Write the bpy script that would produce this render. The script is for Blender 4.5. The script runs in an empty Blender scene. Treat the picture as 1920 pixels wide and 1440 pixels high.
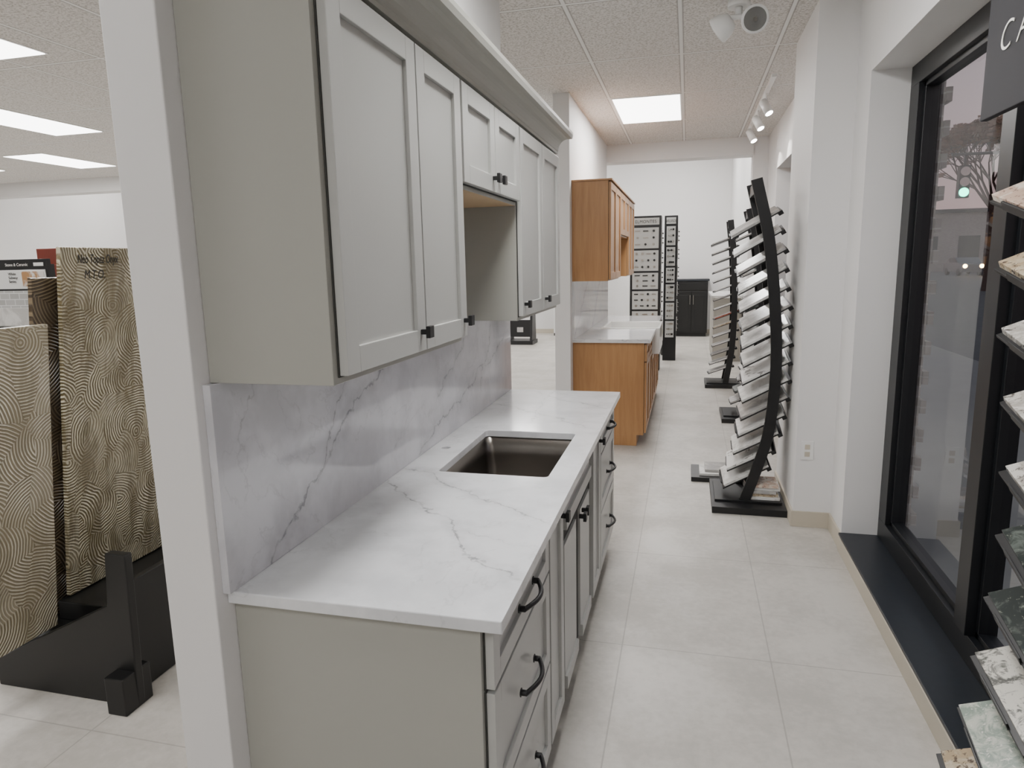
import bpy, bmesh, math, random
from mathutils import Vector, Matrix
random.seed(7)
scene = bpy.context.scene
CEIL = 3.04
CEIL2 = 4.25

# ---------------------------------------------------------------- materials
def new_mat(name):
    m = bpy.data.materials.new(name); m.use_nodes = True
    nt = m.node_tree; nt.nodes.clear()
    out = nt.nodes.new('ShaderNodeOutputMaterial')
    b = nt.nodes.new('ShaderNodeBsdfPrincipled')
    nt.links.new(b.outputs[0], out.inputs[0])
    return m, nt, b, out

def setin(nt, sock, v):
    if isinstance(v, bpy.types.NodeSocket):
        nt.links.new(v, sock)
    else:
        sock.default_value = v

def M(nt, op, a, b=0.0, c=None, clamp=False):
    n = nt.nodes.new('ShaderNodeMath'); n.operation = op; n.use_clamp = clamp
    setin(nt, n.inputs[0], a); setin(nt, n.inputs[1], b)
    if c is not None: setin(nt, n.inputs[2], c)
    return n.outputs[0]

def VM(nt, op, a, b=(0, 0, 0)):
    n = nt.nodes.new('ShaderNodeVectorMath'); n.operation = op
    setin(nt, n.inputs[0], a)
    if op != 'NORMALIZE' and op != 'LENGTH': setin(nt, n.inputs[1], b)
    return n.outputs['Value'] if op in ('LENGTH', 'DOT_PRODUCT', 'DISTANCE') else n.outputs[0]

def vscale(nt, v, s):
    n = nt.nodes.new('ShaderNodeVectorMath'); n.operation = 'SCALE'
    setin(nt, n.inputs[0], v); n.inputs['Scale'].default_value = s
    return n.outputs[0]

def coords(nt):
    return nt.nodes.new('ShaderNodeTexCoord').outputs['Object']

def noise(nt, vec, scale, detail=3, rough=0.5, dist=0.0):
    n = nt.nodes.new('ShaderNodeTexNoise')
    nt.links.new(vec, n.inputs['Vector'])
    n.inputs['Scale'].default_value = scale; n.inputs['Detail'].default_value = detail
    n.inputs['Roughness'].default_value = rough; n.inputs['Distortion'].default_value = dist
    return n

def mixc(nt, f, a, b):
    n = nt.nodes.new('ShaderNodeMix'); n.data_type = 'RGBA'
    setin(nt, n.inputs[0], f)
    setin(nt, n.inputs[6], a if not isinstance(a, tuple) else (*a, 1)[:4])
    setin(nt, n.inputs[7], b if not isinstance(b, tuple) else (*b, 1)[:4])
    return n.outputs[2]

def mrange(nt, v, a, b, c=0.0, d=1.0, smooth=True):
    n = nt.nodes.new('ShaderNodeMapRange')
    n.interpolation_type = 'SMOOTHSTEP' if smooth else 'LINEAR'
    setin(nt, n.inputs[0], v)
    for i, x in enumerate((a, b, c, d)): n.inputs[i + 1].default_value = x
    return n.outputs[0]

def bump(nt, bsdf, h, strength=0.2, dist=0.01):
    n = nt.nodes.new('ShaderNodeBump')
    n.inputs['Strength'].default_value = strength; n.inputs['Distance'].default_value = dist
    nt.links.new(h, n.inputs['Height']); nt.links.new(n.outputs[0], bsdf.inputs['Normal'])

def simple(name, col, rough=0.5, metal=0.0, var=0.04, scale=6.0, bmp=0.0, bscale=200, emis=None, estr=0, spec=0.5):
    m, nt, b, o = new_mat(name)
    co = coords(nt)
    n = noise(nt, co, scale, 3)
    c2 = tuple(max(0, c * (1 - var * 2)) for c in col)
    b.inputs['Roughness'].default_value = rough
    b.inputs['Metallic'].default_value = metal
    b.inputs['Specular IOR Level'].default_value = spec
    nt.links.new(mixc(nt, n.outputs[0], tuple(col), c2), b.inputs['Base Color'])
    if bmp > 0:
        n2 = noise(nt, co, bscale, 2); bump(nt, b, n2.outputs[0], bmp, 0.002)
    if emis:
        b.inputs['Emission Color'].default_value = (*emis, 1); b.inputs['Emission Strength'].default_value = estr
    return m

def grid_line(nt, val, off, step, hw):
    u = M(nt, 'DIVIDE', M(nt, 'SUBTRACT', val, off), step)
    fr = M(nt, 'FRACT', M(nt, 'ADD', u, 100.5))
    d = M(nt, 'MULTIPLY', M(nt, 'ABSOLUTE', M(nt, 'SUBTRACT', fr, 0.5)), step)
    return mrange(nt, d, hw * 0.7, hw * 1.2, 1.0, 0.0)

wall_m = simple('wall_paint', (0.76, 0.75, 0.745), 0.6, var=0.01, bmp=0.05, bscale=300)
trim_m = simple('trim_beige', (0.54, 0.49, 0.40), 0.5, var=0.03)
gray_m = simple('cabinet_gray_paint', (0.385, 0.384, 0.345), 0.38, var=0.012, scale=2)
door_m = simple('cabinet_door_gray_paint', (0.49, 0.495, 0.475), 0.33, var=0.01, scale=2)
gap_m = simple('cabinet_gap_shadow', (0.04, 0.04, 0.035), 0.7)
black_m = simple('black_metal', (0.007, 0.007, 0.008), 0.42, var=0.1)
blackm2 = simple('black_painted_wood', (0.005, 0.005, 0.005), 0.40, var=0.1)
frame_m = simple('window_frame_black', (0.007, 0.008, 0.010), 0.38, var=0.05)
sill_m = simple('black_slate_sill', (0.018, 0.022, 0.029), 0.38, var=0.2, scale=30)
sign_m = simple('sign_charcoal', (0.028, 0.028, 0.032), 0.6, spec=0.2)
white_m = simple('white_plastic', (0.8, 0.8, 0.79), 0.35, var=0.01)
board_m = simple('display_board_white', (0.60, 0.60, 0.58), 0.45, var=0.02)
letter_m = simple('sign_letter_white', (0.85, 0.84, 0.8), 0.4)
ink_m = simple('black_marker_ink', (0.012, 0.010, 0.008), 0.5)
steel_m = simple('brushed_steel', (0.25, 0.23, 0.21), 0.28, metal=1.0, var=0.1, scale=3)
chrome_m = simple('satin_nickel', (0.40, 0.38, 0.35), 0.3, metal=1.0)
ply_m = simple('raw_maple_underside', (0.62, 0.44, 0.25), 0.6, var=0.08)
cherry_m = simple('cherry_wood', (0.20, 0.035, 0.02), 0.35, var=0.2)
porc_m = simple('white_porcelain', (0.82, 0.81, 0.78), 0.15, var=0.01)
panel_m = simple('led_panel', (0.9, 0.9, 0.9), 0.5, emis=(1, 0.985, 0.97), estr=8)
spot_m = simple('spot_lens', (0.9, 0.9, 0.9), 0.3, emis=(1, 0.97, 0.92), estr=25)
lens_m = simple('lamp_reflector', (0.6, 0.6, 0.58), 0.15, metal=0.8)
green_m = simple('green_signal', (0.0, 0.5, 0.3), 0.3, emis=(0.02, 1.0, 0.6), estr=10)
head_m = simple('headlight', (0.9, 0.7, 0.4), 0.3, emis=(1.0, 0.62, 0.25), estr=40)
asph_m = simple('asphalt', (0.11, 0.11, 0.115), 0.8, var=0.2, scale=4)
conc_m = simple('sidewalk_concrete', (0.24, 0.235, 0.23), 0.8, var=0.1, scale=3)
bark_m = simple('tree_bark', (0.13, 0.085, 0.07), 0.9, var=0.2)
leaf_m = simple('autumn_leaves', (0.27, 0.13, 0.085), 0.9, var=0.3)
car_m = simple('car_paint', (0.12, 0.13, 0.15), 0.25, metal=0.4)
blue_m = simple('blue_board', (0.02, 0.16, 0.42), 0.4)

def wood(name, c1, c2):
    m, nt, b, o = new_mat(name)
    co = coords(nt)
    mp = nt.nodes.new('ShaderNodeMapping'); nt.links.new(co, mp.inputs[0]); mp.inputs['Scale'].default_value = (14, 14, 1.2)
    n = noise(nt, mp.outputs[0], 2.0, 5, 0.6, 0.6)
    n2 = noise(nt, co, 1.5, 2)
    f = M(nt, 'ADD', M(nt, 'MULTIPLY', n.outputs[0], 0.6), M(nt, 'MULTIPLY', n2.outputs[0], 0.4))
    nt.links.new(mixc(nt, mrange(nt, f, 0.3, 0.7), c1, c2), b.inputs['Base Color'])
    b.inputs['Roughness'].default_value = 0.38
    return m
maple_m = wood('maple_wood', (0.34, 0.165, 0.062), (0.44, 0.235, 0.098))

def marble(name, axes, veins, base=(0.78, 0.78, 0.80), base2=(0.66, 0.67, 0.69), rough=0.12, vcol=(0.30, 0.30, 0.31)):
    m, nt, b, o = new_mat(name)
    co = coords(nt)
    n1 = noise(nt, co, 3.2, 6, 0.55); n2 = noise(nt, co, 16, 5, 0.6)
    off = vscale(nt, VM(nt, 'SUBTRACT', n1.outputs['Color'], (0.5, 0.5, 0.5)), 0.22)
    off2 = vscale(nt, VM(nt, 'SUBTRACT', n2.outputs['Color'], (0.5, 0.5, 0.5)), 0.07)
    p = VM(nt, 'ADD', VM(nt, 'ADD', co, off), off2)
    sp = nt.nodes.new('ShaderNodeSeparateXYZ'); nt.links.new(p, sp.inputs[0])
    U = sp.outputs[axes[0]]; V = sp.outputs[axes[1]]
    acc = None
    for (p1, p2, w, s) in veins:
        dx, dy = p2[0] - p1[0], p2[1] - p1[1]; L = math.hypot(dx, dy); dx /= L; dy /= L
        du = M(nt, 'SUBTRACT', U, p1[0]); dv = M(nt, 'SUBTRACT', V, p1[1])
        t = M(nt, 'ADD', M(nt, 'MULTIPLY', du, dx), M(nt, 'MULTIPLY', dv, dy))
        d = M(nt, 'ABSOLUTE', M(nt, 'ADD', M(nt, 'MULTIPLY', du, -dy), M(nt, 'MULTIPLY', dv, dx)))
        core = mrange(nt, d, 0.0, w, 1, 0)
        halo = M(nt, 'MULTIPLY', mrange(nt, d, 0, w * 6, 1, 0), 0.24)
        k = M(nt, 'MAXIMUM', core, halo)
        k = M(nt, 'MULTIPLY', k, mrange(nt, t, -0.02, 0.06))
        k = M(nt, 'MULTIPLY', k, mrange(nt, t, L - 0.1, L + 0.02, 1, 0))
        k = M(nt, 'MULTIPLY', k, s)
        acc = k if acc is None else M(nt, 'MAXIMUM', acc, k)
    n3 = noise(nt, co, 1.6, 7, 0.6, 0.4)
    d3 = M(nt, 'ABSOLUTE', M(nt, 'SUBTRACT', n3.outputs[0], 0.5))
    f3 = M(nt, 'MULTIPLY', mrange(nt, d3, 0.0, 0.008, 1, 0), 0.16)
    acc = f3 if acc is None else M(nt, 'MAXIMUM', acc, f3)
    brk = mrange(nt, noise(nt, co, 26, 4).outputs[0], 0.35, 0.6, 0.4, 1.0)
    acc = M(nt, 'MULTIPLY', acc, brk)
    n4 = noise(nt, co, 5, 6, 0.6)
    basec = mixc(nt, mrange(nt, n4.outputs[0], 0.40, 0.68), base, base2)
    nt.links.new(mixc(nt, acc, basec, vcol), b.inputs['Base Color'])
    b.inputs['Roughness'].default_value = rough
    return m

counter_m = marble('marble_quartz_counter', (0, 1), [
    ((-1.0, 2.10), (-0.675, 1.775), 0.008, 0.85),
    ((-0.69, 1.79), (-0.36, 1.42), 0.008, 0.9),
    ((-1.02, 2.27), (-0.34, 1.80), 0.007, 0.75),
    ((-0.60, 1.70), (-0.34, 1.64), 0.005, 0.45),
    ((-1.0, 3.42), (-0.36, 2.98), 0.008, 0.7),
    ((-0.9, 3.85), (-0.36, 3.35), 0.007, 0.6),
    ((-0.75, 3.9), (-0.70, 3.0), 0.006, 0.55)], base=(0.77, 0.78, 0.80), base2=(0.65, 0.66, 0.68), vcol=(0.27, 0.27, 0.28))
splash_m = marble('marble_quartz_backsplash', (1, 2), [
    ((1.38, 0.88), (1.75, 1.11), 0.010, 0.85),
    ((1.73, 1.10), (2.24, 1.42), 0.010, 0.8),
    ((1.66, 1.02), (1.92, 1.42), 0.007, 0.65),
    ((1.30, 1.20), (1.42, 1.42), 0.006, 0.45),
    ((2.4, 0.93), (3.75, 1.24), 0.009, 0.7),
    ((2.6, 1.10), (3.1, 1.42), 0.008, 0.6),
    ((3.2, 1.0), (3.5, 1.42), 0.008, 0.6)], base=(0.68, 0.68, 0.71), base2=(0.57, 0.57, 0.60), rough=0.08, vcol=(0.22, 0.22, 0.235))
marble2_m = marble('marble_far_kitchen', (1, 2), [((6.0, 0.95), (7.0, 1.5), 0.01, 0.8), ((7.2, 0.95), (8.0, 1.5), 0.01, 0.8)], base=(0.72, 0.71, 0.71))

def floor_mat():
    m, nt, b, o = new_mat('floor_stone_look_tile')
    co = coords(nt); sp = nt.nodes.new('ShaderNodeSeparateXYZ'); nt.links.new(co, sp.inputs[0])
    l = M(nt, 'MAXIMUM', grid_line(nt, sp.outputs[0], 0.37, 0.61, 0.003), grid_line(nt, sp.outputs[1], 2.76, 0.98, 0.003))
    n = noise(nt, co, 2.2, 8, 0.65); n2 = noise(nt, co, 30, 4, 0.6)
    f = M(nt, 'ADD', M(nt, 'MULTIPLY', n.outputs[0], 0.72), M(nt, 'MULTIPLY', n2.outputs[0], 0.28))
    c = mixc(nt, mrange(nt, f, 0.38, 0.62), (0.535, 0.508, 0.468), (0.425, 0.402, 0.365))
    c = mixc(nt, M(nt, 'MULTIPLY', l, 0.6), c, (0.27, 0.25, 0.225))
    nt.links.new(c, b.inputs['Base Color'])
    nt.links.new(mrange(nt, n.outputs[0], 0.3, 0.7, 0.36, 0.50), b.inputs['Roughness'])
    b.inputs['Specular IOR Level'].default_value = 0.4
    bump(nt, b, M(nt, 'SUBTRACT', 1.0, l), 0.15, 0.002)
    return m
floor_m = floor_mat()

def ceil_mat():
    m, nt, b, o = new_mat('ceiling_acoustic_tile')
    co = coords(nt); sp = nt.nodes.new('ShaderNodeSeparateXYZ'); nt.links.new(co, sp.inputs[0])
    l = M(nt, 'MAXIMUM', grid_line(nt, sp.outputs[0], -0.695, 0.62, 0.012), grid_line(nt, sp.outputs[1], 6.29, 1.14, 0.012))
    e = M(nt, 'MAXIMUM', grid_line(nt, sp.outputs[0], -0.695, 0.62, 0.019), grid_line(nt, sp.outputs[1], 6.29, 1.14, 0.019))
    edge = M(nt, 'MULTIPLY', e, M(nt, 'SUBTRACT', 1.0, l))
    n = noise(nt, co, 70, 3, 0.8); n2 = noise(nt, co, 38, 4, 0.7)
    f = M(nt, 'MULTIPLY', mrange(nt, n.outputs[0], 0.46, 0.60), 0.85)
    c = mixc(nt, f, (0.72, 0.70, 0.68), (0.40, 0.38, 0.35))
    c = mixc(nt, l, c, (0.80, 0.80, 0.79))
    c = mixc(nt, M(nt, 'MULTIPLY', edge, 0.8), c, (0.26, 0.25, 0.24))  # slight shading beside the grid bars, painted into the colour
    nt.links.new(c, b.inputs['Base Color']); b.inputs['Roughness'].default_value = 0.85
    h = M(nt, 'ADD', M(nt, 'MULTIPLY', n2.outputs[0], M(nt, 'SUBTRACT', 1.0, l)), l)
    bump(nt, b, h, 0.3, 0.004)
    return m
ceil_m = ceil_mat()

def trowel(name, dark, light, cell, spacing, zs=1.0, radius=0.1, jitter=0.02, blotch=0.5, tonev=0.6, fold=0.0):
    """overlapping short comb strokes: Voronoi cells, each with concentric ridges about a centre outside the cell"""
    m, nt, b, o = new_mat(name)
    co = coords(nt)
    n = noise(nt, co, 9, 3)
    p = VM(nt, 'ADD', co, vscale(nt, VM(nt, 'SUBTRACT', n.outputs['Color'], (0.5, 0.5, 0.5)), jitter))
    p = VM(nt, 'MULTIPLY', p, (0.0, 1, 1))
    q = VM(nt, 'MULTIPLY', p, (1, 1, zs))
    v = nt.nodes.new('ShaderNodeTexVoronoi'); nt.links.new(q, v.inputs['Vector']); v.inputs['Scale'].default_value = cell
    v.inputs['Randomness'].default_value = 1.0
    pos = VM(nt, 'MULTIPLY', v.outputs['Position'], (0, 1, 1 / zs))
    d = VM(nt, 'SUBTRACT', p, pos)
    rc = VM(nt, 'MULTIPLY', VM(nt, 'SUBTRACT', v.outputs['Color'], (0.5, 0.5, 0.5)), (0.0, 1, 1.3))
    r = vscale(nt, VM(nt, 'NORMALIZE', rc), radius)
    L = VM(nt, 'LENGTH', VM(nt, 'ADD', d, r))
    s = M(nt, 'SINE', M(nt, 'MULTIPLY', L, 2 * math.pi / spacing))
    s = mrange(nt, s, -0.6, 0.7)
    edge = mrange(nt, v.outputs['Distance'], 0.35, 0.8, 1.0, 0.5)
    tone = nt.nodes.new('ShaderNodeSeparateXYZ'); nt.links.new(v.outputs['Color'], tone.inputs[0])
    mp2 = nt.nodes.new('ShaderNodeMapping'); nt.links.new(co, mp2.inputs[0]); mp2.inputs['Scale'].default_value = (1, 1, 0.22)
    n2 = noise(nt, mp2.outputs[0], 14, 5, 0.65)
    s2 = M(nt, 'MULTIPLY', s, edge)
    c = mixc(nt, s2, dark, light)  # beige ridge crests also carry glossy highlights put into the colour
    mid = tuple(a * 0.6 + q_ * 0.4 for a, q_ in zip(dark, light))
    c = mixc(nt, M(nt, 'MULTIPLY', mrange(nt, tone.outputs[0], 0.3, 0.9), tonev), c, mid)
    c = mixc(nt, mrange(nt, n2.outputs[0], 0.45, 0.62, 0, blotch), c, dark)
    nt.links.new(c, b.inputs['Base Color']); b.inputs['Roughness'].default_value = 0.26
    h = M(nt, 'ADD', s2, M(nt, 'MULTIPLY', n2.outputs[0], fold))
    bump(nt, b, h, 1.0, 0.007)
    return m
slabA_m = trowel('onyx_slab_back_drape', (0.15, 0.115, 0.055), (0.80, 0.74, 0.56), 11, 0.0125, 0.5, 0.11, 0.035, 0.65, 0.45, 3.0)
slabB_m = trowel('brown_slab_back', (0.055, 0.036, 0.020), (0.24, 0.18, 0.11), 5, 0.013, 1.0, 0.25, 0.0, 0.3, 0.3)
slabC_m = trowel('trowelled_slab_back', (0.24, 0.20, 0.125), (0.82, 0.76, 0.62), 7, 0.0125, 0.8, 0.15, 0.015, 0.45, 0.4)

def stone(name, a, c, scale=8, thr=(0.45, 0.6), rough=0.2, speck=None, sthr=(0.56, 0.62)):
    m, nt, b, o = new_mat(name)
    co = coords(nt)
    n = noise(nt, co, scale, 8, 0.65, 1.2)
    col = mixc(nt, mrange(nt, n.outputs[0], *thr), a, c)
    if speck:
        n2 = noise(nt, co, 55, 5, 0.75, 0.4)
        col = mixc(nt, mrange(nt, n2.outputs[0], *sthr), col, speck)
    nt.links.new(col, b.inputs['Base Color'])
    b.inputs['Roughness'].default_value = rough
    return m
st_white = stone('sample_white', (0.74, 0.73, 0.71), (0.55, 0.54, 0.52), 6)
st_white2 = stone('sample_white_vein', (0.72, 0.71, 0.69), (0.28, 0.27, 0.26), 9, (0.55, 0.62))
st_gray = stone('sample_gray', (0.36, 0.35, 0.34), (0.48, 0.46, 0.44), 12)
st_tan = stone('sample_tan_granite', (0.58, 0.50, 0.38), (0.42, 0.32, 0.20), 14, (0.42, 0.6), speck=(0.10, 0.07, 0.05), sthr=(0.54, 0.60))
st_pink = stone('sample_pink_granite', (0.52, 0.37, 0.29), (0.70, 0.62, 0.53), 14, speck=(0.16, 0.10, 0.08), sthr=(0.56, 0.62))
st_dark = stone('sample_dark_green', (0.025, 0.032, 0.03), (0.12, 0.14, 0.125), 16, (0.48, 0.66), speck=(0.22, 0.24, 0.2), sthr=(0.60, 0.66))
st_vein = stone('sample_bold_vein', (0.62, 0.60, 0.54), (0.12, 0.12, 0.11), 18, (0.48, 0.60), speck=(0.26, 0.25, 0.23))
st_green = stone('sample_green_white', (0.55, 0.57, 0.50), (0.26, 0.32, 0.27), 20, (0.42, 0.60), speck=(0.66, 0.65, 0.6))
st_red = stone('sample_red', (0.25, 0.05, 0.03), (0.35, 0.12, 0.08), 10)
st_gran = stone('sample_white_granite', (0.64, 0.62, 0.58), (0.42, 0.39, 0.35), 16, speck=(0.12, 0.11, 0.10), sthr=(0.54, 0.60))
SAMPLE = [st_white, st_white2, st_gray, st_tan, st_pink, st_dark, st_vein, st_green, st_red, st_gran]

def brick_mat():
    m, nt, b, o = new_mat('exterior_brick')
    co = coords(nt)
    mp = nt.nodes.new('ShaderNodeMapping'); nt.links.new(co, mp.inputs[0]); mp.inputs['Rotation'].default_value = (math.radians(90), 0, 0)
    br = nt.nodes.new('ShaderNodeTexBrick'); nt.links.new(mp.outputs[0], br.inputs[0])
    br.inputs['Scale'].default_value = 4.5
    br.inputs['Color1'].default_value = (0.36, 0.32, 0.29, 1); br.inputs['Color2'].default_value = (0.28, 0.24, 0.22, 1)
    br.inputs['Mortar'].default_value = (0.42, 0.40, 0.38, 1)
    nt.links.new(br.outputs[0], b.inputs['Base Color']); b.inputs['Roughness'].default_value = 0.85
    return m
brick_m = brick_mat()

def glass_mat():
    m = bpy.data.materials.new('window_glass'); m.use_nodes = True
    nt = m.node_tree; nt.nodes.clear()
    out = nt.nodes.new('ShaderNodeOutputMaterial'); mx = nt.nodes.new('ShaderNodeMixShader')
    t = nt.nodes.new('ShaderNodeBsdfTransparent'); t.inputs[0].default_value = (0.88, 0.90, 0.90, 1)
    g = nt.nodes.new('ShaderNodeBsdfGlossy'); g.inputs['Roughness'].default_value = 0.01
    lw = nt.nodes.new('ShaderNodeLayerWeight'); lw.inputs['Blend'].default_value = 0.5
    k = M(nt, 'POWER', lw.outputs['Facing'], 5.0)
    k = M(nt, 'MULTIPLY_ADD', k, 0.96, 0.04)
    k = M(nt, 'MULTIPLY', k, 1.4, clamp=True)
    nt.links.new(k, mx.inputs[0]); nt.links.new(t.outputs[0], mx.inputs[1]); nt.links.new(g.outputs[0], mx.inputs[2])
    nt.links.new(mx.outputs[0], out.inputs[0])
    return m
glass_m = glass_mat()

# ---------------------------------------------------------------- mesh builder
class B:
    def __init__(s): s.bm = bmesh.new(); s.T = None
    def _v(s, p):
        p = Vector(p)
        if s.T is not None: p = s.T @ p
        return s.bm.verts.new(p)
    def face(s, vs, m=0, smooth=False):
        try:
            f = s.bm.faces.new(vs); f.material_index = m; f.smooth = smooth; return f
        except ValueError: return None
    def box(s, x0, x1, y0, y1, z0, z1, m=0, R=None, top_m=None):
        if x0 > x1: x0, x1 = x1, x0
        if y0 > y1: y0, y1 = y1, y0
        if z0 > z1: z0, z1 = z1, z0
        pts = [(x0, y0, z0), (x1, y0, z0), (x1, y1, z0), (x0, y1, z0), (x0, y0, z1), (x1, y0, z1), (x1, y1, z1), (x0, y1, z1)]
        if R is not None:
            c = Vector(((x0 + x1) / 2, (y0 + y1) / 2, (z0 + z1) / 2))
            pts = [c + R @ (Vector(p) - c) for p in pts]
        v = [s._v(p) for p in pts]
        for i, q in enumerate([(0, 3, 2, 1), (4, 5, 6, 7), (0, 1, 5, 4), (1, 2, 6, 5), (2, 3, 7, 6), (3, 0, 4, 7)]):
            s.face([v[k] for k in q], m if not (i == 0 and top_m is not None) else top_m)
    def obox(s, c, size, R, m=0):
        c = Vector(c); h = Vector(size) / 2
        pts = []
        for dz in (-1, 1):
            for dx, dy in ((-1, -1), (1, -1), (1, 1), (-1, 1)):
                pts.append(c + R @ Vector((dx * h.x, dy * h.y, dz * h.z)))
        v = [s._v(p) for p in pts]
        for q in [(0, 3, 2, 1), (4, 5, 6, 7), (0, 1, 5, 4), (1, 2, 6, 5), (2, 3, 7, 6), (3, 0, 4, 7)]:
            s.face([v[k] for k in q], m)
    def prism(s, poly, axis, a, b, m=0):
        def mk(p, t):
            if axis == 'x': return (t, p[0], p[1])
            if axis == 'y': return (p[0], t, p[1])
            return (p[0], p[1], t)
        A = [s._v(mk(p, a)) for p in poly]; C = [s._v(mk(p, b)) for p in poly]
        n = len(poly)
        s.face(A[::-1], m); s.face(C, m)
        for i in range(n): s.face([A[i], A[(i + 1) % n], C[(i + 1) % n], C[i]], m)
    def tube(s, pts, r, m=0, seg=10, r2=None, cap=True):
        pts = [Vector(p) for p in pts]; rings = []
        n = len(pts)
        for i, p in enumerate(pts):
            d = (pts[min(i + 1, n - 1)] - pts[max(i - 1, 0)]).normalized()
            up = Vector((0, 0, 1)) if abs(d.z) < 0.9 else Vector((1, 0, 0))
            u = d.cross(up).normalized(); w = d.cross(u).normalized()
            rr = r if r2 is None else r + (r2 - r) * i / (n - 1)
            rings.append([s._v(p + (u * math.cos(2 * math.pi * k / seg) + w * math.sin(2 * math.pi * k / seg)) * rr) for k in range(seg)])
        for i in range(n - 1):
            for k in range(seg):
                s.face([rings[i][k], rings[i][(k + 1) % seg], rings[i + 1][(k + 1) % seg], rings[i + 1][k]], m, True)
        if cap:
            s.face(rings[0][::-1], m); s.face(rings[-1], m)
    def ribbon(s, pts, hw, y0, y1, m=0):
        L = []; R = []
        n = len(pts)
        for i, p in enumerate(pts):
            a = Vector(pts[max(i - 1, 0)]); c = Vector(pts[min(i + 1, n - 1)])
            d = (c - a).normalized(); nn = Vector((d.y, -d.x))
            L.append(Vector(p) - nn * hw); R.append(Vector(p) + nn * hw)
        for i in range(n - 1):
            q = [L[i], R[i], R[i + 1], L[i + 1]]
            a = [s._v((p.x, y0, p.y)) for p in q]; b = [s._v((p.x, y1, p.y)) for p in q]
            s.face(a, m); s.face(b[::-1], m)
            for k in (1, 3): s.face([a[k], a[(k + 1) % 4], b[(k + 1) % 4], b[k]], m)
            if i == 0: s.face([a[0], a[1], b[1], b[0]], m)
            if i == n - 2: s.face([a[2], a[3], b[3], b[2]], m)
    def finish(s, name, mats, bevel=0.0, parent=None):
        bmesh.ops.recalc_face_normals(s.bm, faces=s.bm.faces)
        me = bpy.data.meshes.new(name); s.bm.to_mesh(me); s.bm.free()
        for m in mats: me.materials.append(m)
        ob = bpy.data.objects.new(name, me); scene.collection.objects.link(ob)
        if bevel > 0:
            md = ob.modifiers.new('bevel', 'BEVEL'); md.width = bevel; md.segments = 2; md.limit_method = 'ANGLE'; md.angle_limit = math.radians(50)
        if parent: ob.parent = parent
        return ob

def text(name, body, loc, right, up, size, mat, parent, extrude=0.001, shear=0.0, spacing=1.0, align='LEFT', sx=1.0, offset=0.0):
    cu = bpy.data.curves.new(name, 'FONT'); cu.body = body; cu.size = size; cu.extrude = extrude; cu.offset = offset
    cu.shear = shear; cu.space_character = spacing; cu.align_x = align
    ob = bpy.data.objects.new(name, cu); scene.collection.objects.link(ob)
    r = Vector(right).normalized(); u = Vector(up).normalized(); n = r.cross(u)
    mt = Matrix((r * sx, u, n)).transposed().to_4x4(); mt.translation = Vector(loc)
    ob.matrix_world = mt; cu.materials.append(mat); ob.parent = parent
    return ob

# ---------------------------------------------------------------- room shell
XL, YN, YF = -12.0, -4.0, 16.0
WX = 0.88; WO = 1.19
b = B(); b.box(XL, WO, YN, YF, -0.1, 0); b.finish('floor', [floor_m])
b = B(); b.box(XL, WO, YN, 8.85, CEIL, CEIL + 0.1); b.finish('ceiling', [ceil_m])
b = B(); b.box(XL, WO, 8.85, YF, CEIL2, CEIL2 + 0.1); b.finish('ceiling_far_room', [ceil_m])
b = B(); b.box(XL - 0.15, XL, YN, YF, 0, CEIL2); b.finish('wall_left', [wall_m])
b = B(); b.box(XL, WO, YF, YF + 0.15, 0, CEIL2); b.finish('wall_back', [wall_m])
b = B(); b.box(XL, WO, YN - 0.15, YN, 0, CEIL); b.finish('wall_front', [wall_m])
b = B()
SZ = 0.09
b.box(WX, WO, YN, -0.6, 0, CEIL)
b.box(WX, WO, -0.6, 4.02, 2.57, CEIL); b.box(WX, WO, -0.6, 4.02, 0, SZ)
b.box(WX, WO, 4.02, 5.4, 0, CEIL)
b.box(0.667, WX, 4.34, 5.17, 0, CEIL)
b.box(WX, WO, 5.4, 7.88, 2.57, CEIL); b.box(WX, WO, 5.4, 7.88, 0, SZ)
b.box(WX, WO, 7.88, 8.85, 0, CEIL); b.box(WX, WO, 8.85, YF, 0, CEIL2)
b.box(0.71, WX, 8.75, 8.98, 0, CEIL)
b.finish('wall_right', [wall_m])
b = B(); b.box(XL, 0.71, 8.72, 8.98, 2.84, CEIL); b.box(XL, WX, 8.85, 8.98, CEIL, CEIL2); b.finish('trim_ceiling_beam', [wall_m])
b = B(); b.box(-1.145, -1.015, 1.22, 3.85, 0, CEIL); b.finish('wall_partition_near', [wall_m], 0.003)
b = B(); b.box(-1.13, -0.99, 5.95, 8.72, 0, CEIL); b.finish('wall_partition_far', [wall_m], 0.003)
b = B()
b.box(0.655, 0.667, 4.33, 5.18, 0, 0.10); b.box(0.655, 0.88, 4.328, 4.34, 0, 0.10)
b.box(0.868, 0.88, 4.02, 4.33, 0, 0.10); b.box(0.862, 0.88, -0.6, 4.02, 0, 0.085)
b.box(0.868, 0.88, 5.17, 8.75, 0, 0.10)
b.finish('baseboard_right', [trim_m], 0.002)
b = B(); b.box(0.865, 1.1, -0.6, 4.02, 0.086, 0.10); b.finish('trim_sill', [sill_m], 0.002)
b = B(); b.box(0.865, 1.1, 5.4, 7.88, 0.091, 0.102); b.finish('trim_sill_far', [sill_m], 0.002)
b = B(); b.box(XL, 0.88, YF - 0.015, YF, 0, 0.1); b.finish('baseboard_back', [trim_m])

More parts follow.
